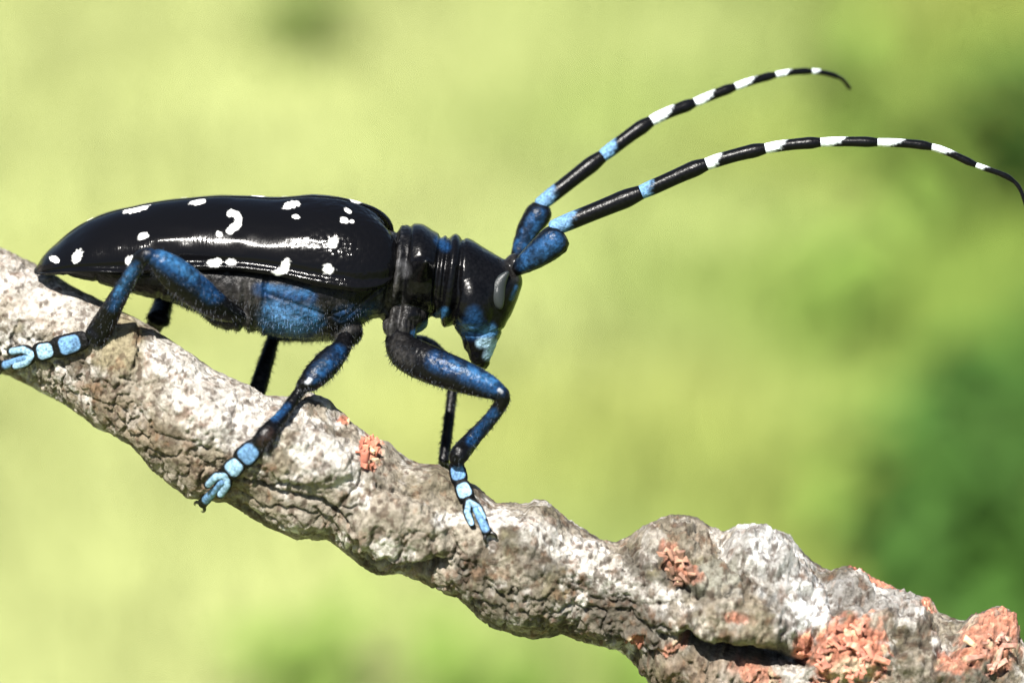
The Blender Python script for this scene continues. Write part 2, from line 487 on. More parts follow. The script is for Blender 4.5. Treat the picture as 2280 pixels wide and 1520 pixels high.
tg /= np.linalg.norm(tg, axis=1)[:, None]
nm = np.stack([tg[:, 1], -tg[:, 0]], 1)                  # up in the picture
def edge(poly):
    d = resample(poly, 6000, smooth=False)
    out = np.empty(NS)
    for i in range(NS):
        r = d - ax[i]
        k = np.argmin(np.abs(r @ tg[i]) + np.where(np.abs(r @ nm[i]) > 480, 1e6, 0))
        out[i] = r[k] @ nm[i]
    for _ in range(2):
        out[1:-1] = (out[:-2] + 2 * out[1:-1] + out[2:]) / 4
    return out
ht_, hb_ = edge(TOP), edge(BOT)
Rp = (ht_ - hb_) / 2
Rs = Rp.copy()
for _ in range(1500):
    Rs[1:-1] = (Rs[:-2] + 2 * Rs[1:-1] + Rs[2:]) / 4
cen = ax + nm * ((ht_ + hb_) / 2)[:, None]
D0 = 135 - 175 * sstep(-60, 430, ax[:, 0]) + 75 * sstep(950, 1800, ax[:, 0])
th = np.linspace(0, 2 * math.pi, NT, endpoint=False)
dxy = nm[:, None] * (Rp[:, None] * np.cos(th))[..., None]
bv = np.concatenate([cen[:, None] + dxy, (D0[:, None] - Rs[:, None] * np.sin(th))[..., None]], -1).reshape(-1, 3)
bn = np.concatenate([nm[:, None] * np.cos(th)[None, :, None], np.broadcast_to(-np.sin(th)[None, :, None], (NS, NT, 1))], -1).reshape(-1, 3)
front = sstep(-.05, .25, -bn[:, 2])
xy = bv[:, :2]
q3 = bv / np.array([1, 1, 1])
disp = np.zeros(len(bv))
disp += (fbm(q3 / 80, 3, 11) - .5) * 26
right = sstep(950, 1450, xy[:, 0])
disp += (fbm(q3 / 38, 4, 21) - .5) * 26 * right
rid = 1 - np.abs(2 * fbm(q3 / 55, 4, 31) - 1)
disp -= sstep(.86, .99, rid) * (3 + 9 * sstep(-.2, .5, bn[:, 1]))
def lump(cx, cy, rx, ry, ang, h, edge_=.35):
    a = math.radians(ang)
    sel = (np.abs(xy[:, 0] - cx) < 1.6 * max(rx, ry)) & (np.abs(xy[:, 1] - cy) < 1.6 * max(rx, ry)) & (front > 0)
    dx, dy = xy[sel, 0] - cx, xy[sel, 1] - cy
    u = (dx * math.cos(a) + dy * math.sin(a)) / rx; v = (-dx * math.sin(a) + dy * math.cos(a)) / ry
    wob = (fbm(q3[sel] / 26, 3, int(cx)) - .5) * .45
    r = np.sqrt(u * u + v * v) + wob
    out = np.zeros(len(xy)); out[sel] = h * (1 - sstep(1 - edge_, 1 + .06, r)) * front[sel]
    return out
for L in [(680, 1020, 112, 62, 14, 22, .25), (760, 1020, 60, 60, 0, 8, .5), (890, 1180, 112, 74, 18, 34, .35), (860, 1160, 70, 40, 20, 10, .5), (265, 785, 50, 78, 20, 12, .3), (640, 1150, 100, 30, 20, 10, .4),
          (160, 745, 60, 40, 30, 8, .5), (470, 930, 70, 45, 30, 8, .5), (420, 1030, 60, 30, 40, 8, .5), (960, 1060, 70, 26, 12, 10, .3), (1000, 1290, 90, 30, 25, 9, .4),
          (1150, 1190, 90, 40, 25, 12, .5), (1190, 1350, 100, 48, 8, 16, .45), (1330, 1260, 80, 46, 25, 14, .5), (1340, 1390, 80, 30, 15, 8, .5), (1500, 1200, 90, 45, 0, 22, .4), (1600, 1295, 66, 42, 5, 22, .22),
          (1690, 1230, 90, 55, 30, 26, .4), (1640, 1390, 122, 58, 8, 46, .22), (1760, 1290, 60, 50, 20, 20, .35), (1800, 1360, 70, 50, 20, 24, .4), (1530, 1280, 60, 26, 40, 16, .3),
          (1430, 1420, 50, 26, 20, 20, .3), (1890, 1300, 70, 40, 30, 20, .4), (1900, 1440, 100, 85, 0, 34, .4), (2000, 1370, 90, 46, 25, 26, .4), (2060, 1470, 60, 60, 0, 26, .4), (2200, 1430, 80, 70, 0, 36, .4),
          (1480, 1380, 50, 36, 10, 16, .35), (1500, 1500, 110, 40, 20, 18, .5), (2140, 1510, 60, 40, 0, 26, .4)]:
    disp += lump(*L)
def crack(pts, wd_, dep):
    p = np.array(pts, float); mg = 3 * wd_ + 12
    sel = (xy[:, 0] > p[:, 0].min() - mg) & (xy[:, 0] < p[:, 0].max() + mg) & (xy[:, 1] > p[:, 1].min() - mg) & (xy[:, 1] < p[:, 1].max() + mg) & (front > 0)
    d = line_dist(xy[sel] + (np.stack([fbm(q3[sel] / 18, 3, 5), fbm(q3[sel] / 18, 3, 6)], 1) - .5) * 16, pts)
    out = np.zeros(len(xy)); out[sel] = -dep * np.exp(-(d / wd_) ** 2) * front[sel]
    return out
for C in [([(545, 1062), (600, 1085), (668, 1103), (700, 1110), (750, 1140), (775, 1160)], 5.5, 20), ([(755, 1125), (780, 1096), (800, 1080), (806, 1050)], 4.5, 14),
          ([(842, 1080), (880, 1092), (925, 1102)], 5, 16), ([(815, 1235), (850, 1255), (900, 1252), (940, 1262), (985, 1255)], 9, 26), ([(905, 1250), (965, 1262)], 12, 18),
          ([(760, 1190), (735, 1165), (700, 1130)], 5, 9), ([(1530, 1425), (1560, 1444), (1640, 1458), (1740, 1464), (1775, 1470)], 17, 90), ([(1600, 1452), (1720, 1466)], 24, 50),
          ([(1540, 1330), (1580, 1332), (1620, 1328), (1652, 1305), (1650, 1280), (1625, 1268)], 5, 14), ([(1608, 1205), (1614, 1240), (1620, 1262)], 6, 16), ([(1536, 1196), (1558, 1178)], 9, 26),
          ([(1450, 1235), (1490, 1275), (1545, 1320)], 6, 16), ([(1720, 1340), (1722, 1365)], 7, 22), ([(1845, 1345), (1850, 1362)], 9, 18), ([(1460, 1430), (1500, 1418), (1530, 1420)], 6, 16),
          ([(1695, 1240), (1740, 1246), (1800, 1275)], 4, 10), ([(1780, 1490), (1800, 1455), (1815, 1420)], 8, 26), ([(1985, 1455), (2030, 1440), (2050, 1450)], 9, 22), ([(2080, 1500), (2095, 1440), (2090, 1400)], 9, 22),
          ([(1738, 1460), (1738, 1415)], 6, 22), ([(235, 800), (262, 840), (300, 846)], 4, 9), ([(300, 730), (310, 790), (292, 835)], 3.5, 7), ([(330, 960), (420, 985), (500, 1010)], 4, 7),
          ([(150, 870), (260, 900), (340, 990)], 4, 7), ([(1000, 1180), (1020, 1220), (1010, 1260)], 6, 14), ([(1080, 1210), (1060, 1260), (1090, 1320)], 5, 9), ([(1250, 1300), (1340, 1335), (1440, 1345)], 5, 9),
          ([(1400, 1220), (1430, 1260), (1440, 1330)], 6, 12)]:
    disp += crack(*C)
# lichen crust: thin raised flakes with uneven rims
f1, f2, cid = worley(q3 / 34 + (fbm(q3 / 30, 3, 8)[:, None] - .5) * 1.4, 50)
crust = sstep(.42, .62, fbm(q3 / 95 + 3, 4, 61) + .10 * (cid - .5) + .05)
disp += crust * (1.5 + 4.5 * sstep(.02, .22, f2 - f1)) * (.5 + .8 * cid)
disp += (fbm(q3 / 9, 3, 71) - .5) * (6 + 9 * right)
pit = sstep(.70, .78, fbm(q3 / 20 + 11, 3, 75)); disp -= pit * (3 + 6 * right)
# torn wood patches
ORANGE = [(822, 1008, 28, 44, 8), (765, 937, 14, 8, 30), (1515, 1262, 70, 22, 45), (1417, 1422, 22, 18, 40), (1500, 1440, 36, 14, -20), (1890, 1455, 86, 78, 0),
          (2200, 1440, 74, 60, 0), (1940, 1290, 70, 12, 28), (2072, 1342, 26, 16, 20), (1640, 1378, 26, 12, 20), (1790, 1440, 26, 40, 0), (1870, 1530, 90, 30, 0), (1680, 1500, 60, 20, 15), (2120, 1480, 40, 30, 20)]
om = np.zeros(len(bv))
for cx, cy, rx, ry, an in ORANGE:
    sel = (np.abs(xy[:, 0] - cx) < 1.9 * max(rx, ry)) & (np.abs(xy[:, 1] - cy) < 1.9 * max(rx, ry)) & (bn[:, 2] < .1)
    a = math.radians(an); dx, dy = xy[sel, 0] - cx, xy[sel, 1] - cy
    u = (dx * math.cos(a) + dy * math.sin(a)) / rx; v = (-dx * math.sin(a) + dy * math.cos(a)) / ry
    om[sel] = np.maximum(om[sel], (1 - sstep(.7, 1.15, np.sqrt(u * u + v * v) + (fbm(q3[sel] / 16, 3, int(cx)) - .5) * .9)) * sstep(-.1, .1, -bn[sel, 2]))
g1, g2, gid = worley(q3 / np.array([17, 13, 15]) + (fbm(q3 / 20, 2, 9)[:, None] - .5), 90)
disp += om * ((gid - .5) * 14 - 5 + 6 * sstep(0, .3, g2 - g1))
# keep the outline of the photograph: damp the relief where the surface turns away
sil = 1 - .62 * np.exp(-(bn[:, 2] / .30) ** 2)
bv2 = bv + bn * (disp * sil)[:, None]
# pigment
base = np.array([.075, .062, .045]); olive = np.array([.095, .084, .052]); cream = np.array([.225, .20, .162]); white = np.array([.40, .385, .36]); brown = np.array([.035, .019, .010])
grey = np.array([.092, .087, .074])
a1 = sstep(.42, .6, fbm(q3 / 60 + 1, 4, 101))[:, None]; a2 = sstep(.45, .6, fbm(q3 / 42 + 7, 4, 111))[:, None]
col = base * (1 - a1) + olive * a1
col = col * (1 - .7 * a2) + grey * .7 * a2
left = 1 - sstep(700, 1150, xy[:, 0])
lc = sstep(.40, .56, fbm(q3 / 75 + 2, 5, 121) + .10 * left - .03)[:, None]
col = col * (1 - .85 * lc) + cream * .85 * lc
wc = sstep(.53, .63, fbm(q3 / 58 + 5, 5, 131, .6) + .07 * left * np.clip((bn[:, 1] * -1 + .2), -.6, 1))[:, None]
col = col * (1 - .9 * wc) + white * .9 * wc
def tint(pts, hw, soft, c, st, nz=.6):
    global col
    p = np.array(pts, float); mg = hw + soft + hw * nz
    sel = (xy[:, 0] > p[:, 0].min() - mg) & (xy[:, 0] < p[:, 0].max() + mg) & (xy[:, 1] > p[:, 1].min() - mg) & (xy[:, 1] < p[:, 1].max() + mg)
    x2 = xy[sel]
    d = (line_dist(x2, pts) if len(pts) > 1 else np.linalg.norm(x2 - np.array(pts[0]), axis=1)) + (fbm(q3[sel] / 22, 3, int(pts[0][0])) - .5) * hw * nz * 2
    m = (st * (1 - sstep(hw - soft, hw + soft, d)))[:, None]
    col[sel] = col[sel] * (1 - m) + np.array(c) * .9 * m
tint([(700, 1000), (770, 1040)], 46, 22, white, .85)
tint([(620, 1030)], 34, 16, (.17, .145, .095), .6)
tint([(262, 790), (270, 740)], 50, 16, (.20, .172, .10), .8, .25)
tint([(200, 860), (420, 1040), (480, 1080)], 34, 26, (.12, .09, .055), .7)
tint([(120, 690), (30, 620)], 50, 30, (.36, .32, .28), .6)
tint([(420, 880), (560, 960)], 50, 24, white, .7)
tint([(360, 770), (520, 880), (640, 920)], 34, 20, white, .75)
tint([(-40, 590), (110, 660), (190, 700)], 34, 22, white, .7)
tint([(470, 1010), (600, 1120)], 26, 14, (.12, .10, .06), .6)
tint([(1180, 1180), (1400, 1310)], 30, 20, white, .75)
tint([(1280, 1210), (1330, 1240)], 20, 10, white, .7)
tint([(1000, 1080), (930, 1060)], 40, 20, (.13, .11, .07), .7)
tint([(1060, 1330), (1300, 1390)], 40, 30, (.085, .072, .05), .7)
tint([(1690, 1200), (1740, 1270), (1800, 1370)], 60, 26, (.42, .425, .42), .85)
tint([(1800, 1385)], 34, 14, (.52, .53, .54), .9)
tint([(1600, 1298)], 50, 14, (.24, .24, .20), .7)
tint([(1460, 1200), (1560, 1190)], 36, 20, (.15, .13, .10), .7)
tint([(1640, 1410)], 90, 30, (.24, .205, .155), .6)
tint([(1380, 1370), (1440, 1400)], 50, 24, (.05, .042, .034), .75)
tint([(1880, 1330), (2030, 1360)], 34, 18, (.24, .235, .23), .7)
tint([(1500, 1500), (1700, 1510)], 40, 20, (.13, .09, .06), .6)
dk_ = (sstep(.47, .6, fbm(q3 / 48 + 13, 4, 161)) * (.25 + .14 * right))[:, None]
col = col * (1 - dk_) + np.array([.06, .05, .036]) * dk_
spk = sstep(.57, .67, fbm(q3 / 13, 3, 141))[:, None] * .68
col = col * (1 - spk) + brown * spk
spk2 = sstep(.63, .72, fbm(q3 / 22 + 4, 3, 151))[:, None] * .3
col = col * (1 - spk2) + np.array([.13, .06, .025]) * spk2
oc = np.array([.34, .135, .085]) * (.55 + .95 * gid)[:, None] + np.array([.10, .07, .04]) * sstep(.8, 1, gid)[:, None]
oc = np.where((gid > .9)[:, None], np.array([.42, .31, .20]), oc)
fade = np.where(xy[:, 0] > 2080, .75, 1.0) * np.where((xy[:, 0] > 1440) & (xy[:, 0] < 1760), .6, 1.0)
col = col * (1 - om * fade)[:, None] + oc * (om * fade)[:, None]

tint([(1880, 1500), (1920, 1495)], 26, 12, (.42, .36, .25), .8)
branch_origin = world(np.array([[1140, 1300, 0]]))[0]
branch = mesh_obj('branch', world(bv2), grid_faces(NS, NT).tolist(), BARK, attrs={'col': np.clip(col, 0, 1)}, origin=branch_origin,
                  label='grey lichen-crusted branch with knobbly bark carrying the beetle', category='branch')
# depth of the near face of the branch for whatever stands on it
fsel = (bn[:, 2] < .3)
fx = bv2[fsel]; fx = fx[::3]
def bark_depth(px, py):
    d = (fx[:, 0] - px) ** 2 + (fx[:, 1] - py) ** 2
    k = np.argpartition(d, 40)[:40]
    return float(fx[k, 2].min())

# the branch goes on out of view: a stem down to the soil, a thin end the other way
def wtube(pts, rad, n, m, seed):
    pts = np.asarray(pts, float)
    q = resample(np.c_[np.arange(len(pts)) * .1, np.zeros(len(pts)), pts, rad], n)
    c, r = q[:, 2:5], q[:, 5]
    t = np.gradient(c, axis=0); t /= np.linalg.norm(t, axis=1)[:, None]
    a = np.cross(t, np.tile([0.0, 1.0, 0.1], (n, 1))); a /= np.linalg.norm(a, axis=1)[:, None]; b = np.cross(t, a)
    thh = np.linspace(0, 2 * math.pi, m, endpoint=False)
    d = a[:, None] * np.cos(thh)[None, :, None] + b[:, None] * np.sin(thh)[None, :, None]
    v = (c[:, None] + d * r[:, None, None]).reshape(-1, 3)
    ns = (fbm(v / .0022, 4, seed) - .5) * .0010 + (fbm(v / .006, 2, seed + 2) - .5) * .0010
    v = v + d.reshape(-1, 3) * (ns * sstep(0, 25, np.repeat(np.arange(n), m)))[:, None]
    k = sstep(.42, .6, fbm(v / .0017, 4, seed + 5))[:, None]
    cc = base * (1 - k) + olive * k
    k = sstep(.43, .58, fbm(v / .0021, 5, seed + 6))[:, None]; cc = cc * (1 - .8 * k) + cream * .8 * k
    k = sstep(.54, .64, fbm(v / .0016, 5, seed + 7, .6))[:, None]; cc = cc * (1 - .9 * k) + white * .9 * k
    return v, [tuple(x) for x in grid_faces(n, m)] + [tuple(range(m - 1, -1, -1)), tuple(range((n - 1) * m, n * m))], cc
e1 = world(np.array([[*cen[-12], D0[-12]], [*(cen[-12] + tg[-1] * 420), D0[-12]]]))
root = np.array([.30, .36, -.03])
re = Rp[-12] * S * .99
v, f, c = wtube([e1[0], e1[1], e1[1] + [.05, .02, -.05], root + [.05, 0, .45], root + [.02, 0, .2], root], [re, re, re * 1.05, re * 1.3, re * 1.5, re * 1.9], 420, 72, 31)
mesh_obj('stem', v, f, BARK, branch, {'col': c})
rl = Rp[12] * S * .99
e2 = world(np.array([[*cen[12], D0[12]], [*(cen[12] - tg[12] * 420), D0[12] + 10], [-1500, 60, D0[12] + 60], [-2400, -400, D0[12] + 120]]))
v, f, c = wtube(e2, [rl, rl * .97, rl * .72, .0006], 240, 64, 37)
mesh_obj('twig_end', v, f, BARK, branch, {'col': c})

# loose chips of torn wood standing on the orange wounds
def chips(name, spots, seed, hue):
    r = np.random.default_rng(seed)
    V, F, C = [], [], []
    o = 0
    for cx, cy, rx, ry, n_ in spots:
        for i in range(n_):
            a = r.uniform(0, 6.28); q = math.sqrt(r.uniform(0, 1))
            px, py = cx + rx * q * math.cos(a), cy + ry * q * math.sin(a)
            d = bark_depth(px, py)
            sz_ = r.uniform(.45, 1.5); L, W_, T = r.uniform(8, 17) * sz_, r.uniform(4, 8) * sz_, r.uniform(1.2, 3)
            an = r.normal(.5, .9); up = r.uniform(.05, .55)
            cxs = np.array([[-1, -1, -1], [1, -.7, -1], [1, .8, -1], [-1, 1, -1], [-.7, -.7, 1], [.6, -.4, 1], [.5, .5, 1], [-.8, .6, 1]]) * [L, W_, T] * r.uniform(.75, 1.25, (8, 3))
            R1 = np.array([[math.cos(up), 0, math.sin(up)], [0, 1, 0], [-math.sin(up), 0, math.cos(up)]])
            R2 = np.array([[math.cos(an), -math.sin(an), 0], [math.sin(an), math.cos(an), 0], [0, 0, 1]])
            v = cxs @ R1.T @ R2.T * [1, 1, -1] + [px, py, d - 1]
            V.append(v); F += [tuple(k + o for k in fc) for fc in ((0, 3, 2, 1), (4, 5, 6, 7), (0, 1, 5, 4), (1, 2, 6, 5), (2, 3, 7, 6), (3, 0, 4, 7))]
            o += 8
            cc = np.array(hue) * r.uniform(.55, 1.35)
            if r.uniform() < .12: cc = np.array([.42, .32, .2])
            C.append(np.tile(cc, (8, 1)))
    return mesh_obj(name, world(np.vstack(V)), F, CHIP, branch, {'col': np.vstack(C)}, smooth=False)
chips('torn_wood', [(822, 1008, 22, 36, 15)], 1, (.36, .125, .075))
chips('torn_wood', [(1890, 1455, 76, 66, 42)], 2, (.40, .17, .115))
chips('torn_wood', [(2200, 1445, 60, 50, 14)], 3, (.33, .18, .135))
chips('torn_wood', [(1500, 1250, 26, 22, 9), (1530, 1285, 28, 16, 8)], 4, (.22, .12, .08))

# ------------------------------------------------------------------ beetle
ROLL = math.radians(14)
BLACK = np.array([.002, .002, .0024]); BLUE = (.006, .028, .078); MIDB = (.020, .075, .165); LIGHT = (.085, .17, .29); PALEB = (.17, .275, .37); WHITE = (.72, .72, .70)
GREYB = (.032, .03, .028)
beetle = bpy.data.objects.new('beetle', None); sc.collection.objects.link(beetle)
beetle.location = world(np.array([[560, 900, -20]]))[0]; beetle.empty_display_size = .005
beetle['label'] = 'glossy black longhorn beetle with white spots, blue legs and banded antennae on branch'
beetle['category'] = 'beetle'
def yaw(x):
    return (800 - np.asarray(x, float)) * .035

# --- body: abdomen, thorax, neck shield and head fused into one skin
ab = [(92, 598, 95, 612, 14), (120, 575, 118, 612, 40), (150, 572, 149, 613, 60), (208, 565, 208, 627, 90), (252, 560, 252, 640, 104), (310, 556, 310, 657, 114), (385, 552, 385, 674, 121), (430, 550, 430, 693, 125),
      (500, 548, 500, 716, 129), (560, 546, 560, 736, 132), (600, 544, 600, 748, 134), (660, 540, 660, 754, 134), (720, 532, 720, 757, 132), (770, 526, 770, 748, 128), (815, 520, 815, 716, 120),
      (850, 516, 845, 707, 108), (872, 514, 872, 698, 100)]
ab = [(*a, float(yaw(a[0]))) for a in ab]
pro = [(862, 514, 868, 692, 98), (880, 508, 885, 696, 102), (898, 506, 903, 698, 104), (910, 498, 915, 697, 113), (925, 497, 926, 695, 118), (942, 499, 938, 694, 119), (960, 510, 955, 700, 113), (974, 518, 966, 708, 104), (986, 522, 976, 710, 101), (1004, 526, 990, 714, 97)]
pro = [(*a, float(yaw(a[0]))) for a in pro]
hd = [(985, 530, 976, 712, 90), (1006, 526, 985, 720, 97), (1042, 530, 1000, 726, 100), (1078, 551, 1012, 732, 98), (1112, 571, 1020, 740, 94), (1146, 590, 1026, 750, 87), (1163, 622, 1030, 762, 78), (1157, 652, 1032, 772, 72),
      (1141, 694, 1036, 781, 64), (1125, 724, 1046, 793, 54), (1111, 753, 1054, 802, 44), (1098, 785, 1064, 811, 30), (1087, 815, 1078, 820, 12)]
hd = [(*a, float(yaw(1030))) for a in hd]
shapes = [loft(ab, 90, 56, 2.3), loft(pro, 60, 56, 2.1), loft(hd, 70, 56, 2.3)]
for s_ in (-1, 1):
    y0 = 8
    shapes.append(tube([(936, 606, y0 + s_ * 95), (942, 594, y0 + s_ * 135), (948, 582, y0 + s_ * 172)], [44, 22, 5], n=10, m=20))      # side spine of the neck shield
    shapes.append(ellipsoid((888, 735, s_ * 48), (40, 52, 40), -12))                                                       # front coxae
    shapes.append(ellipsoid((772, 738, s_ * 56), (36, 36, 34)))                                                            # middle coxae
    shapes.append(ellipsoid((508, 700, s_ * 70), (60, 34, 50), 12))                                                        # hind coxae
    shapes.append(tube([(1062, 770, s_ * 34), (1066, 800, s_ * 28), (1082, 818, s_ * 8)], [24, 18, 5], n=8, m=16))           # jaws
    shapes.append(ellipsoid((1148, 588, s_ * 42 + 10), (26, 24, 26)))                                                       # antenna sockets
shapes.append(ellipsoid((905, 700, 0), (60, 45, 80)))
for s_ in (-1, 1):
    shapes.append(ellipsoid((1050, 668, -8 + s_ * 56), (52, 74, 56), -14))                                              # cheeks
bvx, bfx = fuse(shapes, 3.4, 3)
nrm = normals_of(bvx, bfx)
x, y = bvx[:, 0], bvx[:, 1]
d = np.zeros(len(bvx))
for gx0, dep, wd_ in [(150, 3, 5), (215, 4, 5), (285, 4, 5), (360, 4, 6), (440, 5, 6), (592, 6, 5), (868, 10, 7), (898, 7, 6), (972, 9, 5), (988, 6, 4), (1020, 7, 5)]:
    d -= dep * np.exp(-((x + .12 * (y - 620) - gx0) / wd_) ** 2)
wr = np.exp(-((x - 548) / 34) ** 2) * sstep(620, 650, y)
d += 6 * np.exp(-((x + .12 * (y - 620) - 1003) / 8) ** 2) + 5 * np.exp(-((x + .12 * (y - 620) - 884) / 8) ** 2)
d += wr * 5 * np.sin(x / 4.2 + 2.2 * fbm(bvx / 30, 2, 3))
d -= 5 * np.exp(-(line_dist(bvx[:, :2], [(590, 652), (690, 690), (760, 714), (850, 640), (872, 600)]) / 4) ** 2) * (bvx[:, 2] < 0)
d -= 4 * np.exp(-(line_dist(bvx[:, :2], [(585, 640), (600, 690), (604, 745)]) / 4) ** 2)
d -= 4 * np.exp(-(line_dist(bvx[:, :2], [(690, 745), (735, 700), (770, 690)]) / 4) ** 2)
d -= 6 * np.exp(-(line_dist(bvx[:, :2], [(1022, 600), (1018, 660), (1000, 712)]) / 6) ** 2)
d -= 4 * np.exp(-(line_dist(bvx[:, :2], [(1032, 740), (1075, 745), (1118, 735)]) / 4) ** 2)
d += (fbm(bvx / 14, 3, 12) - .5) * (5 - 3.4 * sstep(890, 920, x) * (y < 720))
bvx = bvx + nrm * d[:, None]
xy_b = bvx[:, :2]
colb = np.tile(BLACK, (len(bvx), 1))
ops = [([(610, 706), (680, 716)], 36, 16, MIDB, .95), ([(620, 700), (655, 722)], 20, 14, (.07, .17, .34), .8), ([(575, 645), (690, 660)], 13, 9, BLUE, .9), ([(600, 640), (690, 652)], 8, 6, MIDB, .5), ([(760, 700), (840, 690)], 14, 12, BLUE, .7),
       ([(925, 744), (990, 694)], 9, 6, MIDB, .9), ([(978, 535), (992, 550)], 10, 7, BLUE, .8), ([(1035, 732), (1085, 738)], 20, 10, BLUE, .95), ([(1040, 734), (1095, 738)], 12, 8, (.05, .13, .24), .9), ([(1055, 700), (1062, 725)], 16, 12, BLUE, .7),
       ([(1070, 764), (1098, 762), (1086, 792)], 10, 5, (.24, .36, .45), 1.0), ([(1150, 640), (1140, 665)], 5, 4, MIDB, .5), ([(95, 600), (120, 612)], 14, 9, (.12, .12, .12), .7), ([(110, 575), (122, 582)], 8, 5, MIDB, .7), ([(150, 618), (260, 636)], 10, 7, GREYB, .6),
       ([(860, 700), (870, 780)], 30, 20, GREYB, .45), ([(880, 560), (884, 640)], 8, 6, GREYB, .5), ([(880, 640), (840, 700), (760, 745)], 8, 6, GREYB, .5), ([(690, 752), (760, 756)], 14, 8, GREYB, .5), ([(895, 590), (902, 605)], 12, 8, (.07, .07, .075), .5),
       ([(545, 640), (560, 700)], 26, 14, GREYB, .5), ([(480, 640), (520, 660)], 16, 10, GREYB, .4), ([(1130, 575), (1150, 610)], 16, 10, GREYB, .3)]
colb = paint(colb, xy_b, ops)
kb = (sstep(.46, .64, fbm(bvx / np.array([22, 14, 18]), 3, 71)) * .35)[:, None]
colb = colb * (1 - kb) + BLACK * kb
gs = (sstep(.56, .70, fbm(bvx / np.array([7, 11, 9]), 3, 83)) * sstep(820, 850, x) * (1 - sstep(880, 915, x)) * .4)[:, None]
colb = colb * (1 - gs) + np.array([.055, .055, .058]) * gs
hz = sstep(.5, .66, fbm(bvx / np.array([5, 13, 8]), 3, 33))[:, None]
low = sstep(620, 700, y)[:, None] * (1 - sstep(960, 1000, x))[:, None]
colb = colb * (1 - .35 * hz * low) + np.array(GREYB) * .35 * hz * low
rgh = .40 - .165 * sstep(890, 930, x) + .0 * x
rgh = rgh + .2 * sstep(.02, .1, colb[:, 2])
mesh_obj('body', world(bvx), bfx, BODY, beetle, {'col': colb, 'rough': rgh})

# --- wing cases
EL = np.array([  # x, top outline, lower edge, half width
    (80, 600, 608, 10), (88, 590, 609, 26), (97, 574, 609, 44), (110, 558, 609, 60), (130, 540, 608, 78), (160, 515, 608, 95), (200, 490, 609, 112), (250, 470, 612, 120), (300, 458, 612, 127), (350, 448, 606, 132),
    (400, 441, 602, 136), (450, 437, 601, 140), (500, 434, 602, 144), (560, 435, 606, 148), (620, 438, 615, 152), (660, 436, 624, 154), (700, 433, 634, 156), (750, 437, 644, 156), (790, 447, 650, 151), (820, 458, 648, 140), (842, 471, 640, 128), (856, 485, 630, 112), (864, 500, 618, 92), (868, 520, 600, 60)], float)
NU, NV = 420, 170
e_ = resample(EL, NU)
PW = 1.9
def wing(side):
    tt = np.linspace(0, 1, NV) ** .9                      # lower edge .. suture
    ang = tt * math.pi / 2
    l0 = -np.cos(ang) ** (2 / PW); h0 = np.sin(ang) ** (2 / PW)
    V = np.zeros((NU, NV, 3))
    for i in range(NU):
        X, yt, ye, W = e_[i]
        need = (ye - yt) - W * math.sin(ROLL)
        Hh = max(need, 4)
        full_l = np.r_[l0, -l0[::-1]] * W; full_h = np.r_[h0, h0[::-1]]
        for _ in range(12):                               # raise the roof until its outline meets the photograph's
            got = (full_h * Hh * math.cos(ROLL) + full_l * math.sin(ROLL)).max()
            Hh *= (max(need, 2) / max(got, 1e-3)) ** .8
        l = l0 * W; h = h0 * Hh
        bead = np.exp(-((tt - .05) / .028) ** 2) * 5 * min(1, W / 60) - np.exp(-((tt - .115) / .04) ** 2) * 3.0 * min(1, W / 60)
        l = l * (1 + bead / W); 
        sut = np.exp(-((1 - tt) / .025) ** 2) * 3.0
        h = h - sut
        if side > 0: l = -l
        up = h * math.cos(ROLL) + l * math.sin(ROLL)
        dp = l * math.cos(ROLL) - h * math.sin(ROLL)
        bow = 26 * sstep(700, 868, X) * np.sin(math.pi * np.clip(tt * .95 + .18, 0, 1)) if side < 0 else 14 * sstep(700, 868, X)
        V[i, :, 0] = X + bow - 4
        V[i, :, 1] = ye - W * math.sin(ROLL) - up
        V[i, :, 2] = dp + yaw(X)
    return V
def spot(cx, cy, rx, ry, an=0.0):
    return (cx, cy, rx, ry, math.radians(an))
SPOTS = [spot(172, 571, 11, 17, 25), spot(290, 581, 10, 13, 10), spot(318, 526, 13, 8, -25), spot(303, 465, 30, 7, -12), spot(440, 450, 20, 6, -8), spot(488, 521, 8, 6, 0),
         spot(648, 457, 19, 8, -12), spot(659, 482, 8, 5, 0), spot(766, 490, 10, 7, 15), spot(783, 493, 6, 4, 0), spot(742, 540, 14, 12, -60), spot(478, 585, 18, 10, -15), spot(514, 584, 11, 9, 0), spot(634, 592, 10, 16, 30), spot(622, 605, 18, 8, -10), spot(731, 599, 14, 11, 0),
         spot(775, 468, 9, 5, 30), spot(121, 577, 12, 7, 30)]
def spots_mask(v2, sp):
    m = np.zeros(len(v2))
    wob = (fbm(np.c_[v2, np.zeros(len(v2))] / 5, 3, 4) - .5) * .8
    for cx, cy, rx, ry, a in sp:
        dx, dy = v2[:, 0] - cx, v2[:, 1] - cy
        u = (dx * math.cos(a) + dy * math.sin(a)) / rx; v = (-dx * math.sin(a) + dy * math.cos(a)) / ry
        m = np.maximum(m, 1 - sstep(.68, 1.1, np.sqrt(u * u + v * v) + wob))
    if len(sp) == len(SPOTS):
        m = np.maximum(m, 1 - sstep(.65, 1.1, line_dist(v2, [(512, 474), (526, 477), (532, 488), (528, 500), (512, 513)]) / 8.5 + wob))
    return m * (.8 + .35 * fbm(np.c_[v2, np.zeros(len(v2))] / 4, 2, 14)).clip(0, 1)
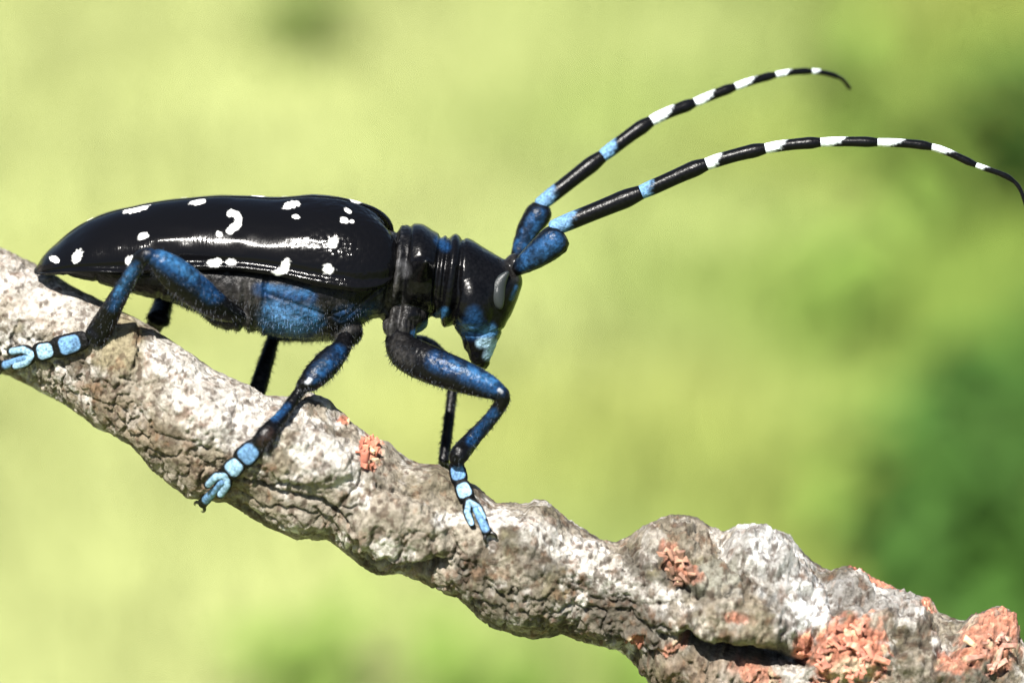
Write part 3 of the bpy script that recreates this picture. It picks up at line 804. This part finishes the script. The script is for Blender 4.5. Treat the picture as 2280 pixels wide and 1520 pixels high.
for side in (-1, 1):
    Vg = wing(side); v = Vg.reshape(-1, 3)
    if side < 0:
        m = spots_mask(v[:, :2], SPOTS)
    else:
        tt = np.tile(np.linspace(0, 1, NV), NU)
        fp = np.stack([v[:, 0], tt * 170 + 400], 1)
        r2 = np.random.default_rng(5)
        m = spots_mask(fp, [spot(r2.uniform(140, 830), r2.uniform(420, 560), r2.uniform(8, 18), r2.uniform(7, 12), r2.uniform(0, 180)) for _ in range(20)])
    f = grid_faces(NU, NV, closed=False)
    if side > 0: f = f[:, ::-1]
    # inner skin, so the case is a plate with thickness
    nn = normals_of(v, f)
    if (nn[:, 1] * -1).mean() < 0: nn = -nn; f = f[:, ::-1]
    v = v + nn * ((fbm(v / np.array([60, 40, 40]), 2, 19) - .5) * 3.0)[:, None]
    inner = v - nn * 5
    n0 = len(v); fi = (f + n0)[:, ::-1]
    ring = np.r_[np.arange(NV), np.arange(1, NU) * NV + NV - 1, (NU - 1) * NV + np.arange(NV - 2, -1, -1), np.arange(NU - 2, 0, -1) * NV]
    rim = np.stack([ring, np.roll(ring, -1), np.roll(ring, -1) + n0, ring + n0], 1)
    allv = np.vstack([v, inner]); mm = np.r_[m, m * 0]
    gran = sstep(590, 800, allv[:, 0]) * .30
    colw = BLACK * (1 - mm)[:, None] + np.array(WHITE) * mm[:, None]
    mesh_obj('wing_case', world(allv), np.vstack([f, fi, rim]).tolist(), SHELL, beetle, {'col': colw, 'white': mm, 'gran': gran})

# --- eyes
BODY_DATA = (bvx, nrm, colb)
for s_ in (-1, 1):
    v1, f1_ = ellipsoid((1107, 646, 0 + s_ * 83), (18, 43, 12), 4, 20, 28)
    v1[:, 0] += np.where(v1[:, 1] < 646, 20, 8) * ((v1[:, 1] - 646) / 42) ** 2
    mesh_obj('eye', world(v1), f1_, EYE, beetle)

# --- legs
def hairs(parent, v, nn, c, n, length, pick=None):
    r = np.random.default_rng(len(v))
    k = r.choice(len(v) if pick is None else pick, n)
    p, q = v[k], nn[k]
    dr = q * r.uniform(.35, .8, (n, 1)) + np.array([-.15, .75, 0]) + r.normal(0, .25, (n, 3))
    dr /= np.linalg.norm(dr, axis=1)[:, None]
    L = (length * r.uniform(.5, 1.2, n))[:, None]
    sd = np.cross(dr, np.array([0, 0, 1.0])); sd /= np.linalg.norm(sd, axis=1)[:, None] + 1e-6
    V = np.stack([p - q - sd * .7, p - q + sd * .7, p + dr * L], 1).reshape(-1, 3)
    hc = np.repeat(c[k] * .6 + np.array([.016, .021, .028]) * r.uniform(.1, 1.0, (n, 1)), 3, 0)
    mesh_obj('hair', world(V), (np.arange(n)[:, None] * 3 + np.arange(3)).tolist(), BODY, parent, {'col': hc, 'rough': np.full(3 * n, .45)}, smooth=False, kind='stuff')

def part(name, shapes, voxel, parent, ops, base_col=BLACK, rough=.33, smooth=3, speck=.5, bump=2.2):
    v, f = fuse(shapes, voxel, smooth)
    nn = normals_of(v, f)
    v = v + nn * ((fbm(v / 9, 2, 23) - .5) * bump)[:, None]
    c = paint(np.tile(np.array(base_col), (len(v), 1)), v[:, :2], ops)
    k = np.maximum(sstep(.5, .66, fbm(v / 8, 3, 44)) * speck, sstep(.46, .66, fbm(v / 24, 3, 45)) * speck * 1.5)[:, None].clip(0, 1)
    c = c * (1 - k) + BLACK * k
    ob = mesh_obj(name, world(v), f, BODY, parent, {'col': c, 'rough': np.full(len(v), rough)})
    if name == 'leg':
        hairs(ob, v, nn, c, 900, 11)
    return ob

def tarsus(leg, pts, widths, dark=False):
    """pts: joints s0..s3 along three pads, then the claw joint start and end; widths of the pads"""
    pts = [(a, b, bark_depth(a, b) - z) for a, b, z in pts]
    for i in range(2):
        a, b = np.array(pts[i]), np.array(pts[i + 1])
        a = a + (b - a) * .05; b = b - (b - a) * .02
        wv = widths[i]
        nx_ = np.array([-(b - a)[1], (b - a)[0], 0]); nx_ /= np.linalg.norm(nx_)
        ops = [] if dark else [([tuple((a + (b - a) * u_ + nx_ * k_ * wv)[:2]) for u_, k_ in ((.36, 0), (.68, 0), (.68, -.3), (.36, -.24), (.68, .3), (.36, .24))], wv * .52, wv * .08, LIGHT if i == 0 else PALEB, 1.0)]
        part('tarsus_segment', [tube([a, a + (b - a) * .35, a + (b - a) * .75, b], [wv * .86, wv * 1.0, wv * 1.06, wv * .98], [9, 11, 11, 9], n=14, m=20)], 1.5, leg, ops, speck=.1, rough=.55)
    a, b = np.array(pts[2]), np.array(pts[3]); t = (b - a); L = np.linalg.norm(t[:2]); n2 = np.array([-t[1], t[0], 0]) / (L + 1e-6)
    wv = widths[2]; sh = []; ops = []
    for s_ in (-1, 1):
        p0, p1, p2 = a + t * .02, a + t * .45 + n2 * s_ * wv * .62, b + n2 * s_ * wv * .72
        sh.append(tube([p0, p1, p2], [wv * .45, wv * .46, wv * .30], [9, 10, 7], n=12, m=16))
        if not dark: ops.append(([tuple((a + t * .18)[:2]), tuple(p1[:2]), tuple((p1 + (p2 - p1) * .75)[:2])], wv * .31, wv * .08, PALEB, 1.0))
    part('tarsus_segment', sh, 1.5, leg, ops, speck=.1, rough=.55)
    a, b = np.array(pts[4]), np.array(pts[5]); t = b - a
    part('tarsus_segment', [tube([a, a + t * .5, b], [7, 9.5, 12], [6, 8, 9], n=14, m=16)], 1.4, leg, [] if dark else [([tuple((a + t * .1)[:2]), tuple((a + t * .8)[:2])], 9, 3, LIGHT, 1.0)], speck=.1, rough=.5)
    t = t / np.linalg.norm(t); n2 = np.array([-t[1], t[0], 0]); n2 /= np.linalg.norm(n2)
    for s_ in (-1, 1):
        v, f = tube([b + n2 * s_ * 4, b + t * 9 + n2 * s_ * 12, b + t * 18 + n2 * s_ * 13 + [0, 0, 6], b + t * 22 + n2 * s_ * 9 + [0, 0, 13]], [4.5, 4, 2.8, .8], n=12, m=10)
        mesh_obj('claw', world(v), f, CLAW, leg)

def leg(fem, fr1, fr2, tib, tr1, tr2, ops, extra=()):
    return part('leg', [tube(fem, fr1, fr2, n=30, m=24), tube(tib, tr1, tr2, n=30, m=22), *extra], 2.1, beetle, ops)

body_obj = [o for o in beetle.children if o.name.startswith('body')][0]
lowsel = np.nonzero((BODY_DATA[0][:, 1] > 650) & (BODY_DATA[0][:, 2] < 20) & (BODY_DATA[0][:, 0] < 830) & (BODY_DATA[0][:, 0] > 380))[0]
hairs(body_obj, *BODY_DATA, 1300, 9, lowsel)
# near hind leg
dh = bark_depth(205, 752)
L = leg([(530, 702, -100), (480, 680, -150), (420, 635, -190), (375, 597, -212), (345, 573, -222)], [18, 31, 39, 34, 22], [22, 28, 30, 28, 20],
        [(338, 566, -226), (316, 572, -226), (296, 606, -200), (262, 664, -150), (226, 730, dh - 24), (210, 752, dh - 20)], [14, 17, 17, 21, 28, 26], [13, 15, 15, 17, 20, 18],
        [([(354, 566), (400, 596), (474, 648)], 25, 13, BLUE, .95), ([(365, 566), (430, 612)], 13, 9, MIDB, .85), ([(300, 596), (252, 680)], 13, 8, BLUE, .95), ([(292, 600), (258, 655)], 6, 5, MIDB, .8)],  # lighter MIDB strips are highlights painted onto the blue
        [ellipsoid((330, 568, -224), (20, 15, 17))])
tarsus(L, [(192, 755, 16), (122, 776, 14), (80, 786, 13), (24, 800, 12), (60, 796, 20), (2, 816, 14)], [24, 21, 24])
# near middle leg
dm = bark_depth(580, 985)
L = leg([(772, 742, -70), (762, 772, -95), (735, 802, -125), (700, 838, -148), (682, 858, -152)], [16, 21, 29, 28, 20], [18, 20, 24, 24, 18],
        [(682, 852, -152), (664, 876, -150), (628, 926, (dm - 24 - 150) / 2), (594, 966, dm - 22), (578, 988, dm - 18)], [16, 13, 15, 22, 21], [14, 13, 14, 17, 16],
        [([(752, 785), (700, 836)], 17, 9, BLUE, 1.0), ([(722, 806), (705, 826)], 10, 6, MIDB, .7), ([(690, 845), (684, 850)], 5, 3, (.4, .42, .45), .9), ([(640, 905), (612, 930)], 8, 5, BLUE, .9), ([(618, 912), (606, 926)], 6, 4, MIDB, .8), ([(600, 965), (585, 985)], 12, 8, (.018, .011, .009), .8)],  # MIDB strokes paint a highlight along thigh and shin
        [ellipsoid((680, 854, -152), (20, 18, 18))])
tarsus(L, [(572, 990, 16), (536, 1026, 14), (508, 1052, 13), (474, 1094, 12), (496, 1072, 20), (450, 1122, 12)], [25, 22, 25])
# near front leg
df = bark_depth(1016, 1062)
L = leg([(885, 752, -58), (905, 785, -90), (960, 812, -125), (1040, 842, -150), (1090, 862, -158), (1112, 874, -160)], [30, 40, 42, 36, 27, 20], [30, 32, 34, 30, 24, 20],
        [(1118, 872, -160), (1119, 892, -158), (1092, 932, -130), (1052, 976, -95), (1024, 1010, df - 40), (1016, 1026, df - 30)], [16, 16, 16, 19, 22, 18], [15, 15, 15, 17, 17, 15],
        [([(970, 804), (1044, 832), (1105, 862)], 20, 12, BLUE, .95), ([(1010, 812), (1100, 850)], 9, 6, MIDB, .75), ([(1112, 868), (1116, 872)], 4, 2, (.4, .42, .45), .9), ([(1100, 920), (1050, 980)], 11, 7, BLUE, .95), ([(890, 770), (900, 800)], 22, 12, GREYB, .5)],  # paler MIDB strip on the thigh is a painted-in highlight
        [ellipsoid((1116, 878, -160), (18, 20, 18))])
tarsus(L, [(1014, 1030, 22), (1024, 1070, 18), (1040, 1108, 15), (1066, 1164, 11), (1058, 1130, 22), (1086, 1186, 12)], [19, 19, 21])
# far legs
L = leg([(900, 770, 60), (955, 790, 100), (1012, 852, 125)], [30, 34, 20], [28, 30, 20], [(1010, 852, 125), (1000, 930, 100), (988, 1026, 55)], [12, 12, 13], [12, 12, 13], [])
v, f = tube([(988, 1026, 60), (990, 1050, 90), (1000, 1090, 118), (1012, 1130, 128)], [12, 13, 14, 9], [9, 9, 9, 6], n=20, m=16); mesh_obj('tarsus_segment', world(v), f, BODY, L, {'col': np.tile(BLACK, (len(v), 1)), 'rough': np.full(len(v), .5)})
L = leg([(772, 735, 56), (690, 735, 110), (612, 742, 150)], [20, 26, 18], [20, 24, 18], [(612, 740, 150), (594, 800, 120), (572, 872, 92)], [14, 17, 21], [13, 15, 16], [])
v, f = tube([(572, 872, 92), (560, 905, 130), (545, 950, 152), (530, 990, 158)], [16, 16, 16, 9], [9, 9, 9, 6], n=20, m=16); mesh_obj('tarsus_segment', world(v), f, BODY, L, {'col': np.tile(BLACK, (len(v), 1)), 'rough': np.full(len(v), .5)})
L = leg([(510, 700, 70), (440, 660, 130), (372, 640, 170)], [26, 30, 22], [24, 28, 20], [(368, 640, 170), (362, 680, 150), (352, 712, 110)], [18, 22, 27], [16, 18, 20], [])
v, f = tube([(352, 712, 110), (335, 740, 150), (300, 790, 185), (270, 830, 195)], [20, 18, 16, 9], [10, 9, 9, 6], n=20, m=16); mesh_obj('tarsus_segment', world(v), f, BODY, L, {'col': np.tile(BLACK, (len(v), 1)), 'rough': np.full(len(v), .5)})

# --- antennae
def antenna(scape, sr, joints, widths, whites, depth, blue_n):
    """joints: 2-d points where segments meet; whites: length share of the pale ring at each segment's base"""
    root = part('antenna', [tube(scape, sr, n=22, m=22), ellipsoid((*((np.array(scape[-1][:2]) * .35 + np.array(joints[0]) * .65)), depth[0]), (13, 13, 13))], 2.0, beetle,
                [([tuple(scape[1][:2]), tuple(scape[-2][:2])], sr[1] * .9, sr[1] * .4, (.011, .042, .105), .95)], smooth=2)
    jp = np.array([(*j, dd) for j, dd in zip(joints, np.interp(np.linspace(0, 1, len(joints)), np.linspace(0, 1, len(depth)), depth))])
    cv = resample(jp, 400)
    s = np.r_[0, np.cumsum(np.linalg.norm(np.diff(cv[:, :2], axis=0), axis=1))]
    for i in range(len(joints) - 1):
        ia = np.argmin(np.linalg.norm(cv[:, :2] - jp[i, :2], axis=1)); ib = np.argmin(np.linalg.norm(cv[:, :2] - jp[i + 1, :2], axis=1))
        k = np.linspace(ia, ib, 7); pth = np.stack([np.interp(k, np.arange(400), cv[:, c]) for c in range(3)], 1)
        w0, w1 = widths[i] * 1.24, widths[i + 1] * 1.24 if i + 1 < len(widths) else widths[i] * .6
        r = np.interp(np.linspace(0, 1, 7), [0, .12, .5, .88, 1], [w0 * .42, w0 * .46, (w0 + w1) * .25, (w0 * .55 + w1 * .45) * .53, w1 * .44])
        v, f = tube(pth, r, n=60, m=24)
        n_ = len(v) // 24
        tpar = np.repeat(np.r_[0, 0, np.linspace(0, 1, 60), 1, 1], 24)
        angp = np.tile(np.cos(np.linspace(0, 2 * math.pi, 24, endpoint=False)), n_)      # in-picture side: +1 below
        lim = whites[i] * .88 * (1 - .34 * angp) + (fbm(v / 5, 3, 8 + i) - .5) * .16
        m = (1 - sstep(lim - .06, lim + .06, tpar)) if whites[i] > 0 else np.zeros(len(v))
        pale = np.array(LIGHT if i < blue_n else (.52, .56, .58))
        c = BLACK * (1 - m)[:, None] + pale * m[:, None]
        mesh_obj('antenna_segment', world(v), f, BODY, root, {'col': c, 'rough': .29 + .3 * m})
antenna([(1150, 600, -44), (1172, 584, -60), (1205, 560, -70), (1232, 538, -74), (1242, 530, -74)], [15, 24, 32, 36, 34],
        [(1232, 508), (1428, 428), (1572, 366), (1703, 331), (1827, 317), (1953, 317), (2073, 327), (2172, 367), (2258, 404), (2290, 470)],
        [34, 30, 26, 22, 19, 17, 15, 11.5, 9, 6], [.24, .17, .24, .34, .38, .40, .42, .26, .0], [-74, -95, -110, -110, -100], 2)
antenna([(1146, 585, 66), (1160, 548, 72), (1178, 508, 76), (1198, 478, 78), (1203, 466, 78)], [13, 19, 26, 30, 27],
        [(1202, 456), (1341, 348), (1450, 270), (1546, 229), (1635, 194), (1727, 167), (1806, 159), (1868, 172), (1894, 198)],
        [30, 27, 23, 19, 16, 13, 11, 9, 6], [.25, .30, .46, .46, .44, .36, .25, .0], [78, 110, 160, 230, 300], 2)
